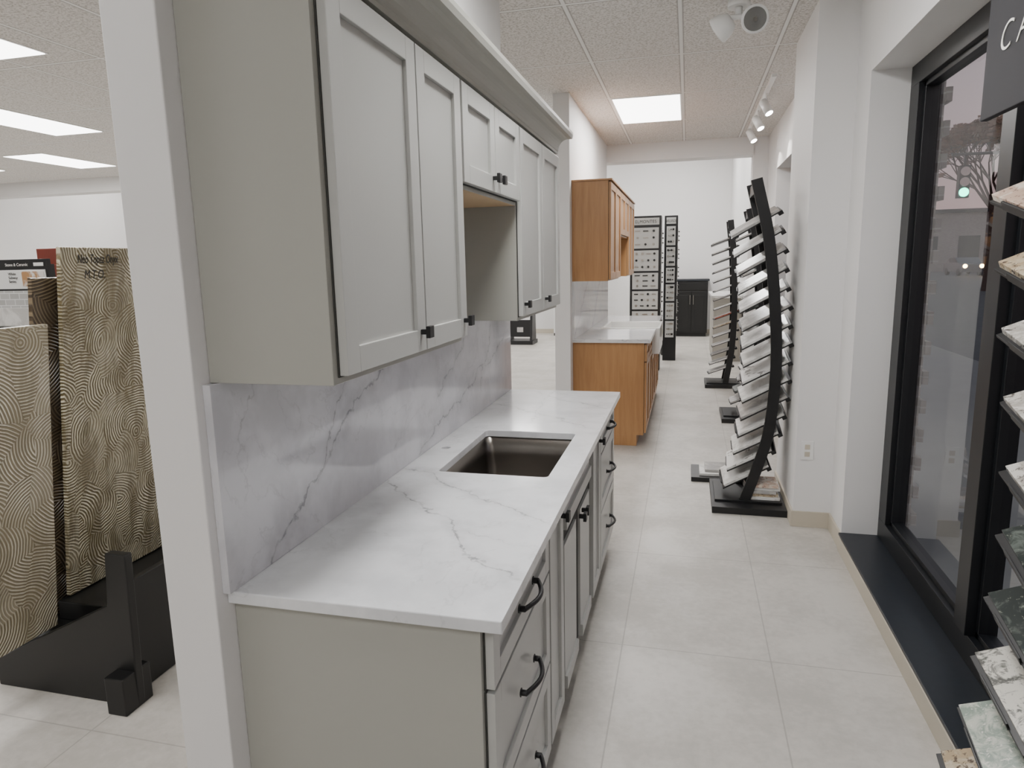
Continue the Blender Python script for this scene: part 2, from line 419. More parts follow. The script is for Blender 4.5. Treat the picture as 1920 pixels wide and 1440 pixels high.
def window(name, y0, y1, z0, z1, mull, first_w=0.13):
    b = B(); x0, x1 = 1.065, 1.165
    b.box(x0, x1, y0, y1, z0, z0 + 0.11); b.box(x0, x1, y0, y1, z1 - 0.10, z1)
    b.box(x0, x1, y1 - first_w, y1, z0 + 0.11, z1 - 0.10); b.box(x0, x1, y0, y0 + 0.1, z0 + 0.11, z1 - 0.10)
    for mu in mull: b.box(x0 - 0.012, x1, mu - 0.055, mu + 0.055, z0 + 0.11, z1 - 0.1)
    ys = [y0 + 0.1] + [m for m in mull] + [y1 - first_w]
    for i in range(len(ys) - 1):
        a = ys[i] + (0.055 if i > 0 else 0); c = ys[i + 1] - (0.055 if i < len(ys) - 2 else 0)
        for (p, q) in ((a, a + 0.025), (c - 0.025, c)): b.box(1.09, 1.15, p, q, z0 + 0.11, z1 - 0.1)
        b.box(1.09, 1.15, a, c, z0 + 0.11, z0 + 0.135); b.box(1.09, 1.15, a, c, z1 - 0.125, z1 - 0.1)
    w = b.finish(name, [frame_m], 0.002)
    g = B(); q = [(1.12, y0 + 0.1, z0 + 0.11), (1.12, y1 - first_w, z0 + 0.11), (1.12, y1 - first_w, z1 - 0.1), (1.12, y0 + 0.1, z1 - 0.1)]
    g.face([g._v(p) for p in q]); g.finish('glass', [glass_m], parent=w)
    return w
window('window_1', -0.6, 4.02, 0.10, 2.57, [0.2, 1.55, 2.80])
window('window_2', 5.4, 7.88, 0.10, 2.57, [6.64], 0.1)

# ---------------------------------------------------------------- ceiling lights
def ceiling_light(xc, yc, power, H):
    b = B(); w, l = 0.30, 0.56
    b.box(xc - w, xc + w, yc - l, yc + l, H - 0.006, H + 0.002, 1)
    b.box(xc - w + 0.015, xc + w - 0.015, yc - l + 0.015, yc + l - 0.015, H - 0.009, H - 0.005, 0)
    o = b.finish('ceiling_light', [panel_m, white_m])
    li = bpy.data.lights.new('panel_lamp', 'AREA'); li.shape = 'RECTANGLE'; li.size = 0.56; li.size_y = 1.08
    li.energy = power; li.color = (1.0, 0.985, 0.965)
    lo = bpy.data.objects.new('panel_lamp', li); scene.collection.objects.link(lo)
    lo.location = (xc, yc, H - 0.012); lo.parent = o
P = 43
for (x, y, p) in [(-0.385, 6.86, P), (-0.385, 2.3, P * 1.1), (-0.385, -1.12, P * 0.6), (-0.385, 11.4, P * 1.8), (-0.385, 13.9, P * 1.8),
                  (-4.31, 3.26, P), (-6.0, 5.4, P), (-7.67, 7.3, P), (-9.3, 7.1, P), (-9.7, 3.4, P), (-2.245, 6.3, P * 0.8),  # last entry: unseen fill panel, added behind the partition
                  (-2.245, 1.16, P * 0.65), (-4.6, -1.1, P * 0.6), (-7.8, 1.0, P), (-4.1, 11.4, P * 1.8), (-7.8, 11.4, P * 1.8), (-3.5, 14.5, P * 1.6), (-10.5, 12, P * 1.6)]:  # first entry: unseen panel added to light the slabs and side panel
    ceiling_light(x, y, p, CEIL if y < 8.8 else CEIL2)

# ---------------------------------------------------------------- cabinet helpers
def shaker(b, x, y0, y1, z0, z1, m=1, fw=0.058, t=0.02, rec=0.010):
    b.box(x - t, x, y0, y0 + fw, z0, z1, m); b.box(x - t, x, y1 - fw, y1, z0, z1, m)
    b.box(x - t, x, y0 + fw, y1 - fw, z0, z0 + fw, m); b.box(x - t, x, y0 + fw, y1 - fw, z1 - fw, z1, m)
    b.box(x - t, x - rec, y0 + fw - 0.001, y1 - fw + 0.001, z0 + fw - 0.001, z1 - fw + 0.001, m)

def knob(b, x, y, z, m=2):
    b.box(x, x + 0.018, y - 0.007, y + 0.007, z - 0.007, z + 0.007, m)
    b.box(x + 0.018, x + 0.030, y - 0.016, y + 0.016, z - 0.016, z + 0.016, m)

def pull(b, x, y, z, L=0.165, m=2):
    pts = []
    for i in range(13):
        t = i / 12; yy = y - L / 2 + L * t
        pts.append((x + 0.014 + 0.024 * math.sin(math.pi * t), yy, z))
    b.tube(pts, 0.0065, m, 8)
    for s in (-1, 1):
        yy = y + s * (L / 2 - 0.004)
        b.tube([(x, yy, z), (x + 0.018, yy, z)], 0.008, m, 10)
        b.tube([(x, yy, z), (x + 0.003, yy, z)], 0.012, m, 10)

UB, UT = 1.40, 2.224
XW = -1.015
def upper(name, y0, y1, zb, doors, knobs, mats, zt=UT, xf=-0.712, xw=XW, dtop=2.205, under=None):
    b = B()
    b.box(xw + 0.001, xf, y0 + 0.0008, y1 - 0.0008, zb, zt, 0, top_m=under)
    for (a, c) in doors:
        b.box(xf, xf + 0.004, a - 0.003, c + 0.003, zb + 0.014, dtop + 0.003, 3)
        shaker(b, xf + 0.024, a, c, zb + 0.018, dtop)
    for (y, z) in knobs: knob(b, xf + 0.024, y, z)
    return b.finish(name, mats, 0.0015)
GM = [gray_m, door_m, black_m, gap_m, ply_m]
upper('upper_cabinet', 1.27, 2.118, UB, [(1.292, 1.745), (1.752, 2.108)], [(1.712, 1.47), (2.078, 1.47)], GM, under=0)
upper('upper_cabinet', 2.12, 2.88, 1.885, [(2.128, 2.496), (2.502, 2.872)], [(2.462, 1.95), (2.538, 1.95)], GM, under=4)
upper('upper_cabinet', 2.882, 3.80, UB, [(2.892, 3.335), (3.342, 3.79)], [(2.925, 1.47), (3.375, 1.47)], GM, under=0)
def crown(name, xw, xf, y0, y1, prof, mat):
    b = B(); rings = []
    for (o, z) in prof:
        rings.append([b._v((xw, y0 - o, z)), b._v((xf + o, y0 - o, z)), b._v((xf + o, y1 + o, z)), b._v((xw, y1 + o, z))])
    for i in range(len(rings) - 1):
        for k in range(3):
            b.face([rings[i][k], rings[i][k + 1], rings[i + 1][k + 1], rings[i + 1][k]], 0)
    b.face(rings[-1], 0); b.face(rings[0][::-1], 0)
    b.face([r[0] for r in rings], 0); b.face([r[3] for r in rings][::-1], 0)
    return b.finish(name, [mat])
prof = [(0.002, 2.2255), (0.012, 2.2255), (0.012, 2.238)]
for i in range(9):
    t = i / 8; a = t * math.pi / 2
    prof.append((0.015 + 0.058 * (1 - math.cos(a)), 2.242 + 0.068 * math.sin(a)))
prof += [(0.082, 2.312), (0.086, 2.33), (0.086, 2.345), (0.078, 2.35)]
crown('crown_molding', XW + 0.001, -0.711, 1.27, 3.80, prof, gray_m)

XB = -0.412
def base(name, y0, y1, fronts, knobs, pulls, mats, xw=XW, xf=XB, top=0.883):
    b = B()
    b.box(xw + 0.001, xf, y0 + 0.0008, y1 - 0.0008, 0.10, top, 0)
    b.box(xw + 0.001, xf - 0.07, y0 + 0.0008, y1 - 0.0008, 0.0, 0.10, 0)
    for (a, c, z0, z1) in fronts:
        b.box(xf, xf + 0.004, a - 0.003, c + 0.003, z0 - 0.003, z1 + 0.003, 3)
        shaker(b, xf + 0.024, a, c, z0, z1, fw=0.05)
    for (y, z) in knobs: knob(b, xf + 0.024, y, z)
    for (y, z) in pulls: pull(b, xf + 0.024, y, z)
    return b.finish(name, mats, 0.0015)
def dr(y0, y1): return [(y0, y1, 0.725, 0.872), (y0, y1, 0.425, 0.715), (y0, y1, 0.115, 0.415)]
base('base_cabinet', 1.28, 1.92, dr(1.30, 1.91), [], [(1.605, 0.80), (1.605, 0.57), (1.605, 0.27)], GM)
base('base_cabinet', 1.92, 2.17, [(1.93, 2.16, 0.115, 0.872)], [(2.12, 0.82)], [], GM)
base('base_cabinet', 2.17, 2.92, [(2.18, 2.91, 0.725, 0.872), (2.18, 2.542, 0.115, 0.715), (2.548, 2.91, 0.115, 0.715)], [(2.51, 0.672), (2.58, 0.672)], [], GM)
base('base_cabinet', 2.92, 3.20, [(2.93, 3.19, 0.115, 0.872)], [(3.14, 0.81)], [], GM)
base('base_cabinet', 3.20, 3.83, dr(3.21, 3.82), [], [(3.515, 0.80), (3.515, 0.57), (3.515, 0.27)], GM)
def rrect(x0, x1, y0, y1, r, z, seg=6):
    pts = []
    for cx, cy, a0 in ((x1 - r, y1 - r, 0), (x0 + r, y1 - r, 90), (x0 + r, y0 + r, 180), (x1 - r, y0 + r, 270)):
        for i in range(seg + 1):
            a = math.radians(a0 + 90 * i / seg); pts.append((cx + r * math.cos(a), cy + r * math.sin(a), z))
    return pts
def cut(ob, cutter):
    md = ob.modifiers.new('cut', 'BOOLEAN'); md.operation = 'DIFFERENCE'; md.object = cutter; md.solver = 'EXACT'
    dg = bpy.context.evaluated_depsgraph_get(); dg.update()
    me = bpy.data.meshes.new_from_object(ob.evaluated_get(dg))
    ob.modifiers.remove(md); ob.data = me
    bpy.data.objects.remove(cutter, do_unlink=True)
SX0, SX1, SY0, SY1 = -0.858, -0.455, 2.23, 2.855
b = B(); b.box(XW + 0.001, -0.357, 1.258, 3.852, 0.884, 0.914)
ct = b.finish('countertop', [counter_m])
b = B(); p = rrect(SX0, SX1, SY0, SY1, 0.018, 0); b.prism([(q[0], q[1]) for q in p], 'z', 0.85, 0.95); cut(ct, b.finish('cutter', [counter_m]))
b = B(); b.tube([(-0.938, 2.54, 0.85), (-0.938, 2.54, 0.95)], 0.018, 0, 24); cut(ct, b.finish('cutter', [counter_m]))
md = ct.modifiers.new('bevel', 'BEVEL'); md.width = 0.003; md.segments = 3; md.limit_method = 'ANGLE'; md.angle_limit = math.radians(60)
for o in list(scene.objects):
    if o.name.startswith('base_cabinet') and abs((o.data.vertices[0].co.y) - 2.1708) < 0.002:
        sb = o
sb.modifiers.remove(sb.modifiers[0])
b = B(); b.box(SX0 - 0.04, SX1 + 0.022, SY0 - 0.04, SY1 + 0.04, 0.6, 0.95); cut(sb, b.finish('cutter', [gray_m]))
b = B()
rings = []
for (ins, z, r) in ((-0.012, 0.884, 0.03), (-0.004, 0.882, 0.03), (0.0, 0.80, 0.035), (0.006, 0.70, 0.04), (0.014, 0.675, 0.05), (0.04, 0.665, 0.05)):
    rings.append([b._v(q) for q in rrect(SX0 + ins, SX1 - ins, SY0 + ins, SY1 - ins, r, z - 0.001)])
for i in range(len(rings) - 1):
    n = len(rings[i])
    for k in range(n): b.face([rings[i][k], rings[i][(k + 1) % n], rings[i + 1][(k + 1) % n], rings[i + 1][k]], 0, True)
b.face(rings[-1], 0)
b.tube([(-0.66, 2.54, 0.6645), (-0.66, 2.54, 0.669)], 0.045, 1, 24)
b.tube([(-0.66, 2.54, 0.669), (-0.66, 2.54, 0.671)], 0.030, 2, 24)
b.finish('kitchen_sink', [steel_m, chrome_m, black_m])
b = B(); b.box(XW + 0.0005, -0.995, 1.245, 3.852, 0.9145, 1.399)
b.finish('backsplash', [splash_m], 0.001)

# ---------------------------------------------------------------- far wood kitchen
WM = [maple_m, maple_m, black_m, gap_m, maple_m]
xw2 = -0.99
def upper2(y0, y1, zb, doors):
    b = B(); xf = -0.672
    b.box(xw2 + 0.001, xf, y0 + 0.001, y1 - 0.001, zb, 2.33, 0)
    for (a, c) in doors:
        b.box(xf, xf + 0.003, a - 0.002, c + 0.002, zb + 0.01, 2.32, 3)
        shaker(b, xf + 0.022, a, c, zb + 0.014, 2.318)
    return b.finish('wood_upper_cabinet', WM, 0.0015)
upper2(6.05, 6.98, 1.48, [(6.06, 6.51), (6.52, 6.97)])
upper2(6.98, 7.93, 1.90, [(6.99, 7.45), (7.46, 7.92)])
upper2(7.93, 8.72, 1.48, [(7.94, 8.32), (8.33, 8.71)])
b = B(); b.box(xw2 + 0.001, -0.64, 6.04, 8.718, 2.331, 2.345); b.finish('wood_cabinet_trim', [maple_m])
C2 = 0.968
def base2(y0, y1, fronts):
    b = B(); xf = -0.355
    b.box(xw2 + 0.001, xf, y0 + 0.001, y1 - 0.001, 0.10, C2 - 0.031, 0)
    b.box(xw2 + 0.001, xf - 0.06, y0 + 0.001, y1 - 0.001, 0.0, 0.10, 0)
    for (a, c, z0, z1) in fronts:
        b.box(xf, xf + 0.003, a - 0.002, c + 0.002, z0 - 0.002, z1 + 0.002, 3)
        shaker(b, xf + 0.022, a, c, z0, z1, fw=0.045)
    return b.finish('wood_base_cabinet', WM, 0.0015)
base2(6.07, 6.55, [(6.08, 6.54, 0.77, 0.92), (6.08, 6.54, 0.12, 0.76)])
base2(6.55, 7.03, [(6.56, 7.02, 0.77, 0.92), (6.56, 7.02, 0.12, 0.76)])
base2(7.85, 8.74, [(7.86, 8.29, 0.77, 0.92), (7.86, 8.29, 0.12, 0.76), (8.30, 8.73, 0.77, 0.92), (8.30, 8.73, 0.12, 0.76)])
b = B(); xf = -0.355
b.box(xw2 + 0.001, xf, 7.031, 7.849, 0.10, 0.705); b.box(xw2 + 0.001, xf - 0.06, 7.031, 7.849, 0, 0.10)
shaker(b, xf + 0.022, 7.04, 7.435, 0.12, 0.695, 0); shaker(b, xf + 0.022, 7.445, 7.84, 0.12, 0.695, 0)
b.finish('wood_base_cabinet', [maple_m], 0.0015)
b = B()
b.box(xw2 + 0.001, -0.30, 6.035, 7.03, C2 - 0.03, C2); b.box(xw2 + 0.001, -0.30, 7.85, 8.76, C2 - 0.03, C2); b.box(xw2 + 0.001, -0.86, 7.03, 7.85, C2 - 0.03, C2)
b.finish('far_countertop', [marble2_m])
b = B(); b.box(xw2 + 0.0005, -0.97, 6.035, 8.72, C2 + 0.0005, 1.479); b.finish('far_backsplash', [marble2_m])
b = B()
SB = 0.71
b.box(-0.859, -0.26, 7.035, 7.07, SB, C2 + 0.01); b.box(-0.859, -0.26, 7.81, 7.845, SB, C2 + 0.01)
b.box(-0.859, -0.83, 7.07, 7.81, SB, C2 + 0.01); b.box(-0.29, -0.26, 7.07, 7.81, SB, C2 + 0.01); b.box(-0.83, -0.29, 7.07, 7.81, SB, SB + 0.025)
b.finish('farmhouse_sink', [porc_m], 0.008)

# ---------------------------------------------------------------- sample towers
def bez(z):
    P = [(0, 0.0), (0.094, 0.30), (0.15, 0.53), (0.177, 0.91), (0.163, 1.25), (0.103, 1.76), (0.015, 2.13)]
    for i in range(len(P) - 1):
        if P[i][1] <= z <= P[i + 1][1]:
            p0 = P[max(i - 1, 0)]; p1 = P[i]; p2 = P[i + 1]; p3 = P[min(i + 2, len(P) - 1)]
            h = p2[1] - p1[1]; t = (z - p1[1]) / h
            m1 = (p2[0] - p0[0]) / (p2[1] - p0[1]) * h; m2 = (p3[0] - p1[0]) / (p3[1] - p1[1]) * h
            return (2 * t ** 3 - 3 * t * t + 1) * p1[0] + (t ** 3 - 2 * t * t + t) * m1 + (-2 * t ** 3 + 3 * t * t) * p2[0] + (t ** 3 - t * t) * m2
    return P[-1][0]
def tower(name, x0, yc, bx0, bx1, by0, by1, seq, zlist, off=-0.09, ln=0.33, wid=0.29, tiltx=14, tilty=24, base_tiles=True, hz=2.13, hw=0.036, flat=1.0):
    rnd = random.Random(int(yc * 100))
    b = B()
    b.box(bx0, bx1, by0, by1, 0.0, 0.045, 0)
    b.box(bx0 + 0.02, bx1 - 0.02, yc - 0.2, yc + 0.2, 0.045, 0.06, 0)
    pts = [(x0 + flat * bez(min(z * hz / 40, 2.13)), z * hz / 40) for z in range(0, 41)]
    pts[0] = (pts[0][0], 0.04)
    yr = wid / 2 + 0.012
    b.ribbon(pts, hw, yc - yr - 0.022, yc - yr, 0)
    b.ribbon(pts, hw, yc + yr, yc + yr + 0.022, 0)
    tx = x0 + flat * bez(2.1)
    b.box(tx - 0.02, tx + 0.02, yc - yr, yc + yr, 2.04, 2.11, 0)
    for i, z in enumerate(zlist):
        px = x0 + flat * bez(z)
        R = Matrix.Rotation(math.radians(rnd.uniform(-3, 3)), 3, 'Z') @ Matrix.Rotation(math.radians(tiltx), 3, 'X') @ Matrix.Rotation(math.radians(-tilty), 3, 'Y')
        c = Vector((px + off, yc, z))
        b.obox(c, (ln + 0.01, wid, 0.008), R, 0)
        b.obox(c + R @ Vector((-(ln / 2 + 0.004), 0, 0.006)), (0.006, wid * 0.5, 0.022), R, 0)
        b.obox(c + R @ Vector((ln / 2 - 0.01, 0, -0.012)), (0.03, wid, 0.02), R, 0)
        dx = rnd.uniform(-0.006, 0.006)
        b.obox(c + R @ Vector((dx, 0, 0.0115)), (ln - 0.014, wid - 0.012, 0.0165), R, 1 + seq[i % len(seq)])
        b.tube([(px, yc - yr, z + 0.0), (px, yc + yr, z + 0.0)], 0.008, 0, 8)
    if base_tiles:
        z = 0.061
        for k in range(5):
            s = 1 + (0, 3, 2, 1, 4)[k]
            b.box(x0 + 0.02 + 0.01 * (k % 2), bx1 - 0.03 - 0.012 * (k % 3), yc - 0.17 + 0.01 * (k % 2), yc + 0.03, z, z + 0.02, s); z += 0.021
    return b.finish(name, [black_m] + SAMPLE, 0.0012)
zl = [0.22 + 0.118 * i for i in range(15)]
tower('stone_sample_tower', 0.385, 4.78, 0.19, 0.655, 4.47, 5.08, [0, 1, 0, 0, 2, 0, 1, 0, 0, 2, 0, 1, 2, 0, 2], zl, tiltx=8, tilty=30, off=-0.05, hw=0.034)
tower('stone_sample_tower', 0.50, 9.35, 0.25, 0.70, 9.08, 9.65, [0, 1, 2, 0, 0, 3, 8, 0, 2, 0, 1, 2], zl, base_tiles=False, tiltx=-3, tilty=20, flat=0.5)
tower('stone_sample_tower', 0.56, 7.40, 0.37, 0.81, 7.1, 7.7, [2, 5, 2, 1, 5, 2, 0, 2, 5], zl, base_tiles=False, tiltx=0, tilty=24, ln=0.26, off=-0.05)
zn = [0.29, 0.44, 0.60, 0.77, 0.94, 1.11, 1.29, 1.46, 1.62, 1.78]
tn = tower('stone_sample_tower', 0.79, 1.76, 0.50, 0.86, 1.50, 2.0, [3, 7, 6, 5, 5, 9, 9, 9, 3, 4], zn, off=-0.07, ln=0.25, wid=0.30, base_tiles=False)
b = B(); b.box(0.765, 0.785, 1.45, 2.22, 2.0, 2.36, 0)
b.box(0.785, 0.87, 1.62, 1.66, 1.9, 2.2, 1); b.box(0.785, 0.87, 1.86, 1.90, 1.9, 2.2, 1)
sg = b.finish('header_sign', [sign_m, black_m], 0.002, parent=tn)
text('sign_text', 'CALDORA', (0.7635, 2.135, 2.15), (0, -1, 0), (0, 0, 1), 0.10, letter_m, tn, spacing=1.55, shear=0.25, offset=-0.0015)
b = B(); b.box(0.06, 0.40, 5.12, 5.46, 0, 0.035, 0); b.box(0.12, 0.36, 5.16, 5.40, 0.036, 0.055, 1); b.box(0.16, 0.38, 5.2, 5.42, 0.056, 0.075, 2)
b.finish('floor_sample_tray', [black_m, st_white, st_gray], 0.002)
b = B(); b.box(0.655, 0.6665, 5.10, 5.165, 0.62, 0.80); b.finish('blue_notice_board', [blue_m], 0.001)
b = B(); b.box(0.695, 0.765, 4.334, 4.34, 0.43, 0.545, 0); b.box(0.715, 0.745, 4.332, 4.335, 0.495, 0.525, 1); b.box(0.715, 0.745, 4.332, 4.335, 0.45, 0.48, 1)
b.finish('wall_outlet', [white_m, trim_m], 0.001)

# ---------------------------------------------------------------- ceiling fixtures
b = B()
ex, ey = 0.24, 4.25
b.tube([(ex, ey, CEIL), (ex, ey, CEIL - 0.03)], 0.06, 0, 24)
b.tube([(ex, ey, CEIL - 0.03), (ex, ey, CEIL - 0.07)], 0.02, 0, 12)
b.tube([(ex - 0.08, ey, CEIL - 0.08), (ex + 0.08, ey, CEIL - 0.08)], 0.014, 0, 12)
def lamp_head(c, d, m=0):
    c = Vector(c); d = Vector(d).normalized()
    rr = [(-0.055, 0.02), (-0.05, 0.04), (-0.02, 0.062), (0.02, 0.072), (0.035, 0.074), (0.042, 0.070)]
    up = Vector((0, 0, 1)); u = d.cross(up).normalized(); w = d.cross(u)
    rings = [[b._v(c + d * t + (u * math.cos(k * math.pi / 12) + w * math.sin(k * math.pi / 12)) * r) for k in range(24)] for (t, r) in rr]
    for i in range(len(rings) - 1):
        for k in range(24): b.face([rings[i][k], rings[i][(k + 1) % 24], rings[i + 1][(k + 1) % 24], rings[i + 1][k]], m, True)
    b.face(rings[0][::-1], m)
    r2 = [b._v(c + d * 0.038 + (u * math.cos(k * math.pi / 12) + w * math.sin(k * math.pi / 12)) * 0.06) for k in range(24)]
    for k in range(24): b.face([rings[-1][k], rings[-1][(k + 1) % 24], r2[(k + 1) % 24], r2[k]], m, True)
    b.face(r2, 1)
    b.tube([c + d * 0.038, c + d * 0.043], 0.012, 2, 12)
lamp_head((ex + 0.08, ey - 0.02, CEIL - 0.10), (0.1, -1, -0.45))
lamp_head((ex - 0.08, ey, CEIL - 0.12), (-0.85, 0.35, -0.5))
b.finish('emergency_light', [white_m, lens_m, chrome_m])

b = B(); tx = 0.61
b.box(tx - 0.018, tx + 0.018, 5.9, 8.2, CEIL - 0.022, CEIL, 0)
for y in (6.45, 7.15, 7.85):
    b.tube([(tx, y, CEIL - 0.02), (tx, y, CEIL - 0.10)], 0.008, 0, 8)
    d = Vector((0.35, -0.35, -0.8)).normalized(); c = Vector((tx, y, CEIL - 0.13))
    b.tube([c - d * 0.06, c + d * 0.07], 0.036, 0, 16); b.tube([c + d * 0.0705, c + d * 0.0725], 0.030, 1, 16)
tr = b.finish('track_light', [white_m, spot_m])
for y in (6.45, 7.15, 7.85):
    li = bpy.data.lights.new('track_spot', 'SPOT'); li.energy = 18; li.spot_size = math.radians(70); li.color = (1, 0.95, 0.88); li.shadow_soft_size = 0.03
    lo = bpy.data.objects.new('track_spot', li); scene.collection.objects.link(lo)
    d = Vector((0.35, -0.35, -0.8)).normalized(); lo.location = Vector((tx, y, CEIL - 0.13)) + d * 0.08
    lo.rotation_euler = d.to_track_quat('-Z', 'Y').to_euler(); lo.parent = tr

# ---------------------------------------------------------------- slab rack on the left
def slab(name, xb, yb0, yb1, z0, L, lean, mat, th=0.02):
    b = B(); a = math.atan(lean)
    up = Vector((math.sin(a), 0, math.cos(a))); nn = Vector((-math.cos(a), 0, math.sin(a)))
    o0 = Vector((xb, yb0, z0)); o1 = Vector((xb, yb1, z0))
    q = [o0, o1, o1 + up * L, o0 + up * L]
    A = [b._v(p) for p in q]; C = [b._v(p + nn * th) for p in q]
    b.face(A, 0); b.face(C[::-1], 0)
    for i in range(4): b.face([A[i], A[(i + 1) % 4], C[(i + 1) % 4], C[i]], 0)
    return b.finish(name, [mat], 0.002), up
sa, up = slab('onyx_slab', -2.50, 2.14, 2.94, 0.30, 1.455, 0.13, slabA_m)
nrm = Vector((math.cos(math.atan(0.13)), 0, -math.sin(math.atan(0.13))))
p0 = Vector((-2.50, 2.215, 0.30)) + up * 1.395 + nrm * 0.001
text('marker_writing', 'Neo Topaz Onyx', p0, (0, 1, 0), up, 0.050, ink_m, sa, 0.0006, shear=0.15, sx=0.56)
text('marker_writing_b', 'M.T.O.', p0 - up * 0.062 + Vector((0, 0.03, 0)), (0, 1, 0), up, 0.050, ink_m, sa, 0.0006, shear=0.15, sx=0.72)
slab('stone_slab', -2.56, 2.06, 2.80, 0.22, 1.42, 0.13, slabB_m)
slab('stone_slab', -2.455, 1.70, 2.03, 0.235, 1.235, 0.13, slabC_m)
b = B()
for (ya, yb) in ((1.93, 1.965), (2.95, 2.985)):
    b.prism([(-2.68, 0.0), (-2.0, 0.0), (-1.98, 0.62), (-2.07, 0.62), (-2.09, 0.41), (-2.455, 0.228), (-2.68, 0.11)], 'y', ya, yb)
    b.box(-2.085, -2.0, ya - 0.06, yb + 0.04, 0.0, 0.15)
b.box(-2.10, -2.07, 1.965, 2.95, 0.0, 0.46)
b.box(-2.66, -2.63, 1.965, 2.95, 0.02, 0.30)
b.box(-2.63, -2.10, 1.965, 2.95, 0.06, 0.215)
b.box(-2.525, -2.10, 2.10, 2.95, 0.215, 0.295)
b.finish('slab_display_rack', [blackm2], 0.004)

def sub_mat():
    m, nt, bb, o = new_mat('gray_subway_tile')
    co = coords(nt); mp = nt.nodes.new('ShaderNodeMapping'); nt.links.new(co, mp.inputs[0]); mp.inputs['Rotation'].default_value = (math.radians(90), 0, 0)
    br = nt.nodes.new('ShaderNodeTexBrick'); nt.links.new(mp.outputs[0], br.inputs[0]); br.inputs['Scale'].default_value = 7
    br.inputs['Color1'].default_value = (0.42, 0.42, 0.41, 1); br.inputs['Color2'].default_value = (0.5, 0.5, 0.49, 1); br.inputs['Mortar'].default_value = (0.7, 0.7, 0.7, 1)
    nt.links.new(br.outputs[0], bb.inputs['Base Color']); bb.inputs['Roughness'].default_value = 0.3
    return m
sub_m = sub_mat()
photo_m = stone('kitchen_picture_print', (0.45, 0.25, 0.12), (0.75, 0.72, 0.68), 9)
b = B(); X0, X1, Y = -4.02, -3.56, 3.2
b.box(X0, X1, Y, Y + 0.02, 1.32, 1.73, 0)
b.box(X0 + 0.02, X1 - 0.02, Y - 0.006, Y, 1.56, 1.67, 1)
b.box(X1 - 0.19, X1 - 0.03, Y - 0.009, Y - 0.006, 1.575, 1.66, 2)
b.box(X0 + 0.04, X1 - 0.02, Y - 0.012, Y, 1.34, 1.55, 3)
b.box(X0 + 0.05, X1 - 0.04, Y - 0.02, Y - 0.012, 1.345, 1.45, 4)
b.box(X1 - 0.10, X1 - 0.03, Y - 0.004, Y, 1.69, 1.71, 1)
b.box(X0 + 0.02, X0 + 0.06, Y + 0.02, Y + 0.06, 0, 1.7, 0); b.box(X1 - 0.06, X1 - 0.02, Y + 0.02, Y + 0.06, 0, 1.7, 0)
b.box(X0, X1, Y - 0.15, Y + 0.25, 0, 0.05, 0); b.box(X0 + 0.05, X1 - 0.05, Y - 0.05, Y + 0.02, 1.10, 1.30, 0)
bo = b.finish('tile_sample_board', [black_m, white_m, photo_m, sub_m, st_white], 0.001)
text('board_label', 'Stone & Ceramic', (X1 - 0.31, Y - 0.0015, 1.692), (1, 0, 0), (0, 0, 1), 0.024, letter_m, bo, 0.0005)
text('board_text', 'White\nSubway\nSeries', (X1 - 0.29, Y - 0.0075, 1.64), (1, 0, 0), (0, 0, 1), 0.022, ink_m, bo, 0.0005)
b = B(); b.box(-3.97, -3.62, 3.5, 3.66, 0, 1.80, 0)
for z in (0.1, 0.65, 1.2):
    b.box(-3.93, -3.66, 3.485, 3.50, z, z + 0.5, 0); b.box(-3.88, -3.71, 3.48, 3.485, z + 0.06, z + 0.44, 0)
b.finish('cherry_door_sample_rack', [cherry_m], 0.003)

# ---------------------------------------------------------------- far room furniture
def hw_display(x0, x1, y, zt, label, seed, lx=None):
    rnd = random.Random(seed); b = B()
    b.box(x0, x1, y, y + 0.35, 0, zt, 0)
    w = x1 - x0
    b.box(x0 + 0.03, x1 - 0.03, y - 0.01, y, zt - 0.13, zt - 0.03, 1)
    z = zt - 0.17
    hs = [0.33, 0.33, 0.27, 0.3, 0.3, 0.3, 0.25]
    for r, h in enumerate(hs):
        if z - h < 0.15: break
        b.box(x0 + 0.035, x1 - 0.035, y - 0.012, y, z - h + 0.03, z, 1)
        nr, nc = (3, 3) if r % 2 == 0 else (3, 4)
        for i in range(nr):
            for j in range(nc):
                cx = x0 + 0.05 + (w - 0.10) * (j + 0.5) / nc; cz = z - (h - 0.04) * (i + 0.5) / nr
                if rnd.random() < 0.5:
                    L = (w - 0.1) / nc * 0.65
                    b.box(cx - L / 2, cx + L / 2, y - 0.034, y - 0.022, cz - 0.007, cz + 0.007, 2 + rnd.randint(0, 1))
                    b.box(cx - L / 2, cx - L / 2 + 0.01, y - 0.022, y - 0.012, cz - 0.005, cz + 0.005, 2)
                    b.box(cx + L / 2 - 0.01, cx + L / 2, y - 0.022, y - 0.012, cz - 0.005, cz + 0.005, 2)
                else:
                    b.tube([(cx, y - 0.012, cz), (cx, y - 0.034, cz)], 0.017, 2 + rnd.randint(0, 1), 10)
        z -= h
    z = zt - 0.2
    for r in range(6):
        b.box(x1, x1 + 0.01, y + 0.07, y + 0.30, z - 0.22, z, 1)
        for k in range(3): b.box(x1 + 0.01, x1 + 0.03, y + 0.10, y + 0.27, z - 0.06 - 0.07 * k, z - 0.045 - 0.07 * k, 3)
        z -= 0.29
    o = b.finish('hardware_display', [black_m, board_m, chrome_m, blackm2], 0.001)
    text('display_label', label, ((x0 + x1) / 2, y - 0.0115, zt - 0.105), (1, 0, 0), (0, 0, 1), 0.065, ink_m, o, 0.0008, align='CENTER', spacing=1.1, sx=0.9 if w > 0.3 else 0.5)
hw_display(-0.84, -0.39, 10.5, 2.30, 'ELMONTES', 1)
hw_display(-0.38, -0.17, 11.6, 2.36, 'HARLANDER', 2)
b = B()
vx = -0.27
